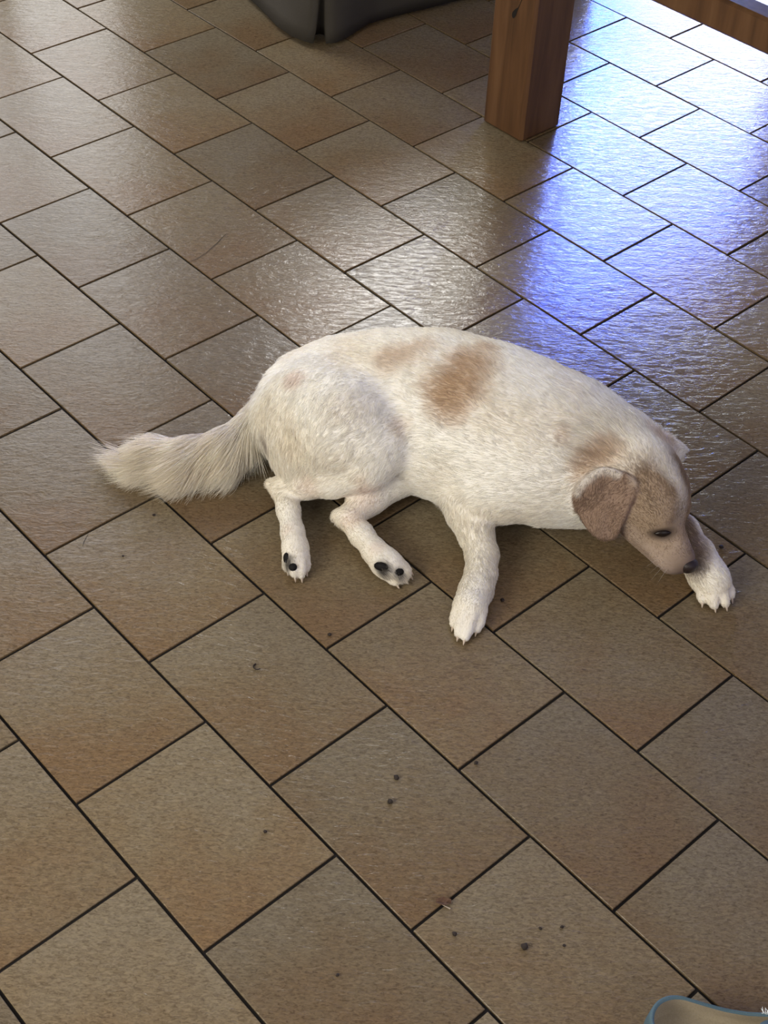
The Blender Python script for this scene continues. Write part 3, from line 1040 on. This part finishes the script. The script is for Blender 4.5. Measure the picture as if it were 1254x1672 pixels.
def grow(name, n, want, scale=1.0, width=0.00022, lift=0.30, seed=1, npt=5):
    r_ = np.random.default_rng(seed)
    qa = VERT[QUAD]
    area = np.linalg.norm(np.cross(qa[:, 2] - qa[:, 0], qa[:, 3] - qa[:, 1]), axis=1) * 0.5
    cen = qa.mean(1)
    prob = area * want(cen)
    prob /= prob.sum()
    fi = r_.choice(len(QUAD), n, p=prob)
    s_, t_ = r_.random((n, 1)), r_.random((n, 1))
    q = QUAD[fi]
    bl = [(1 - s_) * (1 - t_), s_ * (1 - t_), s_ * t_, (1 - s_) * t_]
    P = sum(b_ * VERT[q[:, i]] for i, b_ in enumerate(bl))
    Nn = sum(b_ * NRM[q[:, i]] for i, b_ in enumerate(bl))
    Nn /= np.linalg.norm(Nn, axis=1, keepdims=True) + 1e-9
    wts, near = weights(P)
    comb = wts @ np.array([p.comb for p in PR])
    ln = wts @ np.array([p.ln for p in PR])
    names = np.array([p.name for p in PR])[near]
    tail = names == 'tail'
    # the feather of the tail hangs towards the viewer's side and trails to the tip
    side = np.array([-0.10, -1.0, -0.10])
    tip = np.clip((TAILQ[1][0] - P[:, 0]) / (TAILQ[1][0] - TAILQ[-1][0]), 0, 1)
    fdir = comb * 0.75 + side * (0.75 - 0.35 * tip)[:, None]
    comb = np.where(tail[:, None], fdir, comb)
    lowside = np.clip(0.55 - Nn[:, 1] * 0.75, 0, 1)
    ln = np.where(tail, (0.020 + 0.062 * lowside) * np.clip(0.45 + tip * 2.0, 0, 1), ln)
    # clumping and swirls
    sw = np.stack([vnoise(P * 38, 11 + i) for i in range(3)], 1) * 0.38 + np.stack([vnoise(P * 130, 21 + i) for i in range(3)], 1) * 0.30
    comb = comb + sw + r_.normal(0, 0.10, (n, 3))
    comb -= (comb * Nn).sum(1, keepdims=True) * Nn * 0.92
    comb /= np.linalg.norm(comb, axis=1, keepdims=True) + 1e-9
    ln = ln * scale * (0.65 + 0.5 * r_.random(n)) * (1 + 0.25 * vnoise(P * 60, 31))
    # shorter hair where it nears the eye, nose and pads
    for e in EYES:
        ln *= np.clip((np.linalg.norm(P - e, axis=1) - .006) / .012, 0.05, 1)
    ln *= np.clip((np.linalg.norm(P - hp(HLEN, -.004, 0), axis=1) - .012) / .016, 0.05, 1)
    for pc in PADPOS:
        ln *= 1 + 1.6 * np.clip(1.6 - np.linalg.norm(P - pc, axis=1) / .012, 0, 1)
    lf = lift * (0.7 + 0.6 * r_.random(n))
    d0 = Nn * lf[:, None] + comb * (1 - lf)[:, None]
    d0 /= np.linalg.norm(d0, axis=1, keepdims=True)
    d1 = comb * 0.92 + Nn * 0.10 + np.array([0, 0, -0.25]) * np.clip(ln / 0.05, 0, 1)[:, None]
    d1 /= np.linalg.norm(d1, axis=1, keepdims=True)
    pts = np.empty((n, npt, 3))
    for i in range(npt):
        t = i / (npt - 1)
        pts[:, i] = P - Nn * 0.0006 + ln[:, None] * (d0 * (t - 0.5 * t * t) + d1 * (0.5 * t * t))
    pts[..., 2] = np.maximum(pts[..., 2], 0.0012 + 0.002 * r_.random((n, 1)))
    lock = vnoise(P * [230, 90, 160], 51) * np.where(tail, .16, .05)
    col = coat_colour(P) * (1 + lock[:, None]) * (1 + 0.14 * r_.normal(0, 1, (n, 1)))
    if tail.any():
        col[tail] = col[tail] * np.array([1.0, 0.985, 0.95])
    hc = bpy.data.hair_curves.new(name)
    hc.add_curves([npt] * n)
    hc.attributes['position'].data.foreach_set('vector', (pts - DOG0).astype(np.float32).ravel())
    ra = hc.attributes.get('radius') or hc.attributes.new('radius', 'FLOAT', 'POINT')
    prof = np.array([1.0, 0.95, 0.8, 0.55, 0.15]) if npt == 5 else np.linspace(1, .15, npt)
    ra.data.foreach_set('value', np.tile(prof * width, n).astype(np.float32))
    c_at = hc.attributes.new('col', 'FLOAT_COLOR', 'CURVE')
    c_at.data.foreach_set('color', np.concatenate([np.clip(col, .01, .95), np.ones((n, 1))], 1).astype(np.float32).ravel())
    hc.materials.append(M_FUR)
    o = bpy.data.objects.new(name, hc)
    link(o, dog)
    o['kind'] = 'stuff'
    return o


TX = TAILQ[1][0]


def w_short(P):
    return np.where(P[:, 2] < 0.004, 0.0, 1.0) * np.where((P[:, 0] < TX) & (P[:, 1] > at(430, 735)[1]), 0.25, 1.0) * np.where(np.linalg.norm(P - HC, axis=1) < .14, 1.7, 1.0) * np.where(P[:, 2] < .07, 1.8, 1.0)


tcore = np.array(TAILQ)


def w_tail(P):
    d = np.min([np.linalg.norm(P - (tcore[i] + (tcore[i + 1] - tcore[i]) * t), axis=1) for i in range(len(tcore) - 1) for t in (0, .33, .66)], axis=0)
    return np.where((d < .04) & (P[:, 2] > 0.003), 1.0, 0.0) * np.clip((TX + 0.02 - P[:, 0]) / 0.05, 0.05, 1)


FURQ = 1.0
grow('fur', int(230000 * FURQ), w_short, 1.0, 0.00024, 0.30, 1)
tf = grow('tail_feather', int(26000 * FURQ), w_tail, 1.0, 0.00030, 0.35, 2)
tf['label'] = 'long cream feather of the tail'


# ---- eyes, nose, claws, pads
M_EYE = mat('dark_eye', (0.012, 0.007, 0.005), 0.3, 0.25)
M_NOSE = mat('nose_leather', (0.022, 0.014, 0.013), 0.45, 0.35)
n_ = N(M_NOSE)
vz = n_.n('ShaderNodeTexVoronoi', Scale=900.0)
tcx = n_.n('ShaderNodeTexCoord')
n_.l(tcx.outputs['Object'], vz.inputs['Vector'])
bpx = n_.n('ShaderNodeBump', Strength=0.4, Distance=0.0006)
n_.l(vz.outputs[0], bpx.inputs['Height'])
n_.l(bpx.outputs[0], n_.b.inputs['Normal'])
M_CLAW = mat('horn_claw', (0.55, 0.45, 0.36), 0.4)
M_PAD = mat('black_pad', (0.006, 0.005, 0.005), 0.7, 0.2)
M_WHISK = mat('whisker_hair', (0.75, 0.70, 0.62), 0.4)


def ball(name, c, r, ax, m, parent, label=None, sub=3):
    """ellipsoid with radii r along the three axes ax"""
    bm = bmesh.new()
    bmesh.ops.create_icosphere(bm, subdivisions=sub, radius=1.0)
    for v in bm.verts:
        p = sum(np.array(ax[i]) * r[i] * v.co[i] for i in range(3))
        v.co = Vector(p + np.array(c) - DOG0)
    o = mesh_obj(name, bm, m, parent, True)
    if label:
        o['label'] = label
    return o


for s_, e in zip((1, -1), EYES):
    ax_ = EYEAX[0 if s_ > 0 else 1]
    eo = ball('eye', e - ax_[2] * .0022, (.0130, .0062, .0045), ax_, M_EYE, dog)
    for v in eo.data.vertices:          # almond: the lids close towards both corners
        w_ = np.array(v.co) - (e - ax_[2] * .0022 - DOG0)
        xx = w_ @ ax_[0] / .0130
        yy = w_ @ ax_[1]
        v.co = Vector(np.array(v.co) - ax_[1] * yy * .62 * min(1, xx * xx) - ax_[2] * .0012 * xx * xx)
# nose: a rounded wedge with two nostrils
bm = bmesh.new()
bmesh.ops.create_icosphere(bm, subdivisions=4, radius=1.0)
for v in bm.verts:
    f, u, r = v.co
    wd = 0.0205 * (0.78 + 0.22 * u)
    p = np.array([f * 0.0130 + 0.003 * u, u * 0.0150, r * wd])
    for sg in (1, -1):
        d2 = ((r - sg * 0.52) / 0.26) ** 2 + ((u - 0.02 + abs(r) * .1) / 0.30) ** 2
        if f > 0:
            p[0] -= 0.0065 * math.exp(-d2 * 1.6)
    if f > 0:
        p[0] -= 0.002 * math.exp(-(r / 0.10) ** 2) * (1 if u < 0.3 else 0.3)
    v.co = Vector(hp(HLEN - .003, .000, 0) + HF * p[0] + HU * p[1] + HR * p[2] - DOG0)
nose = mesh_obj('nose', bm, M_NOSE, dog, True)
# claws
for base, d, r in CLAWS:
    d = d / np.linalg.norm(d)
    side = np.cross(d, [0, 0, 1.0])
    side /= np.linalg.norm(side)
    up = np.cross(side, d)
    bm = bmesh.new()
    rings = []
    for i in range(6):
        t = i / 5
        cc = base + d * (r * 0.55 + 0.0075 * t) + np.array([0, 0, -0.004]) * t * t
        cc[2] = max(cc[2], 0.0022)
        rr = 0.0023 * (1 - t) ** 0.7 + 0.0003
        rings.append([bm.verts.new(Vector(cc + (side * math.cos(q) + up * math.sin(q) * 1.2) * rr - DOG0)) for q in np.linspace(0, 2 * math.pi, 8, endpoint=False)])
    for i in range(5):
        for j in range(8):
            bm.faces.new((rings[i][j], rings[i][(j + 1) % 8], rings[i + 1][(j + 1) % 8], rings[i + 1][j]))
    bm.faces.new(rings[-1])
    bm.faces.new(rings[0][::-1])
    mesh_obj('claw', bm, M_CLAW, dog, True)
# black pads that show under the hind paws
for (x, y, rr, sq_) in [(467, 911, (.0060, .0085, .004), 0), (478, 926, (.0068, .0062, .004), 0), (622, 925, (.0125, .0070, .004), 0),
                        (652, 934, (.0082, .0062, .004), 0)]:
    p, nn = on_skin(x, y)
    t1 = np.array([1.0, 0, 0]) - nn[0] * nn
    t1 /= np.linalg.norm(t1)
    ball('paw_pad', p - nn * .0004, rr, (t1, np.cross(nn, t1), nn), M_PAD, dog, sub=2)
# whiskers
for i in range(8):
    sg = 1 if i % 2 else -1
    a0 = hp(HLEN - .030 + .006 * (i // 2), -.016 - .003 * (i % 3), sg * .024)
    dv = HR * sg * 0.8 + HF * (-.2 + .1 * (i // 2)) + np.array([0, 0, -.25])
    dv /= np.linalg.norm(dv)
    bm = bmesh.new()
    prev = None
    for j in range(7):
        t = j / 6
        p = a0 + dv * .034 * t + np.array([0, 0, -.010]) * t * t
        p[2] = max(p[2], .003)
        r_w = 0.00018 * (1.05 - t)
        ring = [bm.verts.new(Vector(p - DOG0 + r_w * (HF * math.cos(q) + HU * math.sin(q)))) for q in (0, 2.09, 4.19)]
        if prev:
            for k in range(3):
                bm.faces.new((prev[k], prev[(k + 1) % 3], ring[(k + 1) % 3], ring[k]))
        prev = ring
    mesh_obj('whisker', bm, M_WHISK, dog, True)


# ------------------------------------------------------------------ espadrille in the near right corner
def build_shoe():
    heel = at(1053, 1677, 0.03)
    axis = at(1254, 1667, 0.055) - at(1098, 1627, 0.058)
    axis[2] = 0
    axis /= np.linalg.norm(axis)
    lat = np.array([-axis[1], axis[0], 0.0])
    L = 0.245
    heel = np.array([heel[0], heel[1], 0]) + lat * 0.0
    root = empty('shoe', heel, math.atan2(axis[1], axis[0]))
    tag(root, 'worn blue canvas shoe with beige lining at the near corner of the floor', 'shoe')

    def hw(s):
        if s < 0.16:
            return 0.037 * math.sqrt(max(0, 1 - ((0.16 - s) / 0.16) ** 2))
        if s > 0.80:
            return 0.045 * math.sqrt(max(0, 1 - ((s - 0.80) / 0.20) ** 2))
        return 0.037 + 0.008 * (0.5 - 0.5 * math.cos(math.pi * (s - 0.16) / 0.64))

    NS = 40
    ss = [0.5 - 0.5 * math.cos(math.pi * i / NS) for i in range(NS + 1)]
    loop = [(s * L, hw(s)) for s in ss] + [(s * L, -hw(s)) for s in reversed(ss[1:-1])]

    def rim(x):
        s = x / L
        return 0.060 - 0.012 * min(1, s / 0.35) + 0.012 * max(0, (s - 0.45) / 0.2) * (s < 0.65)

    def ring(bm, inset, z):
        out = []
        for x, y in loop:
            cx = L * 0.5
            fx = (x - cx) / (L * 0.5)
            out.append(bm.verts.new((x - fx * inset, y * (1 - inset / 0.045), z(x) if callable(z) else z)))
        return out

    def skin(bm, rings):
        n = len(rings[0])
        for r in range(len(rings) - 1):
            for i in range(n):
                bm.faces.new((rings[r][i], rings[r][(i + 1) % n], rings[r + 1][(i + 1) % n], rings[r + 1][i]))
    # sole
    bm = bmesh.new()
    rs = [ring(bm, 0.002, 0.001), ring(bm, -0.002, 0.006), ring(bm, -0.002, 0.016), ring(bm, 0.002, 0.019)]
    skin(bm, rs)
    bm.faces.new(rs[0][::-1])
    bm.faces.new(rs[-1])
    mesh_obj('sole', bm, M_SOLE, root, True)
    # canvas wall with a rolled rim
    bm = bmesh.new()
    rs = [ring(bm, 0.0, 0.017), ring(bm, -0.002, 0.030), ring(bm, 0.000, lambda x: rim(x) - 0.008), ring(bm, 0.001, rim), ring(bm, 0.0035, lambda x: rim(x) + 0.0022), ring(bm, 0.006, lambda x: rim(x) - 0.001)]
    skin(bm, rs)
    mesh_obj('upper', bm, M_DENIM, root, True)
    # lining and insole
    bm = bmesh.new()
    rs = [ring(bm, 0.0058, lambda x: rim(x) - 0.001), ring(bm, 0.005, lambda x: rim(x) - 0.012 + 0.003 * math.sin(x * 300)), ring(bm, 0.004, 0.028), ring(bm, 0.007, 0.0225)]
    skin(bm, rs)
    mesh_obj('lining', bm, M_LINING, root, True)
    bm = bmesh.new()
    bm.faces.new(ring(bm, 0.007, 0.0226))
    mesh_obj('insole', bm, M_LINING, root)
    # vamp over the toes
    bm = bmesh.new()
    rows = []
    for i in range(17):
        s = 0.48 + 0.52 * i / 16
        h = max(hw(s), 0.0005)
        x = s * L
        arch = (0.030 - 0.018 * max(0, (s - 0.48) / 0.52)) * min(1, 0.25 + h / 0.045)
        row = []
        for j in range(13):
            a = -1 + 2 * j / 12
            xo = x + (0.028 * a * a if i == 0 else 0.028 * a * a * (1 - i / 16))
            row.append(bm.verts.new((min(xo, L), h * a * 0.995, rim(x) - 0.004 + arch * (1 - a * a) * 0.9)))
        rows.append(row)
    for i in range(16):
        for j in range(12):
            bm.faces.new((rows[i][j], rows[i + 1][j], rows[i + 1][j + 1], rows[i][j + 1]))
    v = mesh_obj('vamp', bm, M_DENIM, root, True)
    md = v.modifiers.new('thick', 'SOLIDIFY'); md.thickness = 0.002
    # frayed white threads on the rim
    r_ = random.Random(4)
    bm = bmesh.new()
    for i in range(46):
        x = r_.uniform(0.165, 0.215) * 0.78
        y = hw(x / L) * 0.93
        z = rim(x) + 0.001
        p0 = Vector((x, y, z))
        p1 = p0 + Vector((r_.uniform(-.007, .007), r_.uniform(-.003, .006), r_.uniform(.001, .006)))
        w_ = Vector((0.0006, 0.0006, 0))
        q = [bm.verts.new(p0 - w_), bm.verts.new(p0 + w_), bm.verts.new(p1 + w_ * .3), bm.verts.new(p1 - w_ * .3), bm.verts.new((p0 + p1) / 2 + Vector((0, 0, .0012)))]
        bm.faces.new((q[0], q[1], q[4]))
        bm.faces.new((q[1], q[2], q[4]))
        bm.faces.new((q[2], q[3], q[4]))
        bm.faces.new((q[3], q[0], q[4]))
    fr = mesh_obj('frayed_edge', bm, M_FRAY, root)
    fr['label'] = 'frayed white threads'
    fr['kind'] = 'stuff'


build_shoe()


# ------------------------------------------------------------------ crumbs, a scrap of leaf, cracks in the glaze
def crumb(name, x, y, r, label, m=M_DIRT, seed=0, group='crumbs on the floor'):
    q = random.Random(seed)
    bm = bmesh.new()
    bmesh.ops.create_icosphere(bm, subdivisions=2, radius=r)
    sx, sy, sz = q.uniform(.8, 1.25), q.uniform(.7, 1.0), q.uniform(.5, .7)
    for v in bm.verts:
        k = 1 + q.uniform(-.22, .22)
        v.co = Vector((v.co.x * sx * k, v.co.y * sy * k, v.co.z * sz * k))
    zmin = min(v.co.z for v in bm.verts)
    for v in bm.verts:
        v.co.z -= zmin
    o = mesh_obj(name, bm, m, None, True)
    p = at(x, y, 0.0)
    o.location = (p[0], p[1], 0.0004)
    o.rotation_euler = (0, 0, q.uniform(0, 6))
    tag(o, label, 'crumb', group)


CR_ = [(647, 1271, .0036, 'larger dark crumb of the close pair below the near forepaw'),
       (637, 1311, .0042, 'dark oblong crumb, lower one of the close pair below the near forepaw'),
       (777, 1247, .0026, 'small dark crumb beside the joint under the near forepaw, right of the pair'),
       (433, 1359, .0026, 'lone dark crumb on the tile left of the pair of crumbs'),
       (742, 1526, .0036, 'dark crumb just below the scrap of dead leaf'),
       (856, 1548, .0046, 'largest dark crumb on the tile right of the dead leaf'),
       (882, 1517, .0020, 'tiny brown crumb above the largest crumb near the shoe'),
       (917, 1515, .0028, 'dark crumb above right of the largest crumb near the shoe'),
       (921, 1545, .0022, 'tiny dark crumb nearest to the shoe'),
       (551, 1593, .0024, 'dark crumb on the front tile left of the dead leaf'),
       (820, 981, .0032, 'dark crumb on the tile right of the near forepaw'),
       (1177, 895, .0040, 'dark crumb on the tile beyond the outstretched far forepaw'),
       (251, 842, .0024, 'tiny dark crumb on the tile under the tail tip'),
       (538, 1038, .0032, 'dark crumb on the wet glint below the hind paws'),
       (201, 909, .0020, 'faint tiny crumb on the tile left of the hind paws')]
for i, (x, y, r, lb) in enumerate(CR_):
    crumb('crumb', x, y, r, lb, seed=i)
# curled scrap
bm = bmesh.new()
for i in range(9):
    a_ = 2.0 + 3.6 * i / 8
    c_, s_ = 0.0052 * math.cos(a_), 0.0052 * math.sin(a_)
    bm.verts.new((c_, s_, 0.0))
    bm.verts.new((c_ * 1.25, s_ * 1.25, 0.0022))
bm.verts.ensure_lookup_table()
for i in range(8):
    bm.faces.new((bm.verts[2 * i], bm.verts[2 * i + 2], bm.verts[2 * i + 3], bm.verts[2 * i + 1]))
o = mesh_obj('curled_thread', bm, M_DIRT)
o.modifiers.new('thick', 'SOLIDIFY').thickness = 0.0012
o.location = at(420, 1090, 0) + [0, 0, .0006]
tag(o, 'tiny dark curled thread on the tile below the tail', 'thread')
# dead leaf scrap straddling a joint
p = at(724, 1475, 0)
leaf = empty('leaf_scrap', (p[0], p[1], 0.0006))
tag(leaf, 'curled scrap of dead leaf with a pale stalk lying across a tile joint', 'leaf')
bm = bmesh.new()
q = random.Random(12)
g = [[bm.verts.new(((i - 3) * .0032, (j - 2) * .0030 * (1 - abs(i - 3) * .2), .0015 + .0016 * abs(j - 2) + q.uniform(0, .0016))) for j in range(5)] for i in range(7)]
for i in range(6):
    for j in range(4):
        bm.faces.new((g[i][j], g[i + 1][j], g[i + 1][j + 1], g[i][j + 1]))
o = mesh_obj('blade', bm, M_LEAF, leaf)
o.modifiers.new('thick', 'SOLIDIFY').thickness = 0.0007
bm = bmesh.new()
for v in ((-.002, -.003), (.0, -.0042), (.008, -.009), (.0092, -.0078)):
    bm.verts.new((v[0], v[1], .002))
bm.faces.new(bm.verts[:])
e_ = bmesh.ops.extrude_face_region(bm, geom=bm.faces[:])
for v in e_['geom']:
    if isinstance(v, bmesh.types.BMVert):
        v.co.z -= .0012
bmesh.ops.recalc_face_normals(bm, faces=bm.faces[:])
o = mesh_obj('stalk', bm, M_PALE, leaf)
o['label'] = 'pale stalk'


def crack(pts, wd):
    bm = bmesh.new()
    P = [Vector(at(*q)) for q in pts]
    rows = []
    for i, c in enumerate(P):
        d = (P[min(i + 1, len(P) - 1)] - P[max(i - 1, 0)]).normalized()
        s = Vector((-d.y, d.x, 0)) * wd * (0.5 if i in (0, len(P) - 1) else 1)
        rows.append((bm.verts.new(c - s + Vector((0, 0, .0009))), bm.verts.new(c + s + Vector((0, 0, .0009)))))
    for i in range(len(rows) - 1):
        bm.faces.new((rows[i][0], rows[i + 1][0], rows[i + 1][1], rows[i][1]))
    o = mesh_obj('crack', bm, M_GROUT, floor)
    o.matrix_parent_inverse = FINV


crack([(309, 429), (322, 423), (336, 414), (347, 404), (356, 396), (362, 389), (371, 381)], .0005)
crack([(144, 873), (140, 880), (137, 886), (135, 893)], .0005)
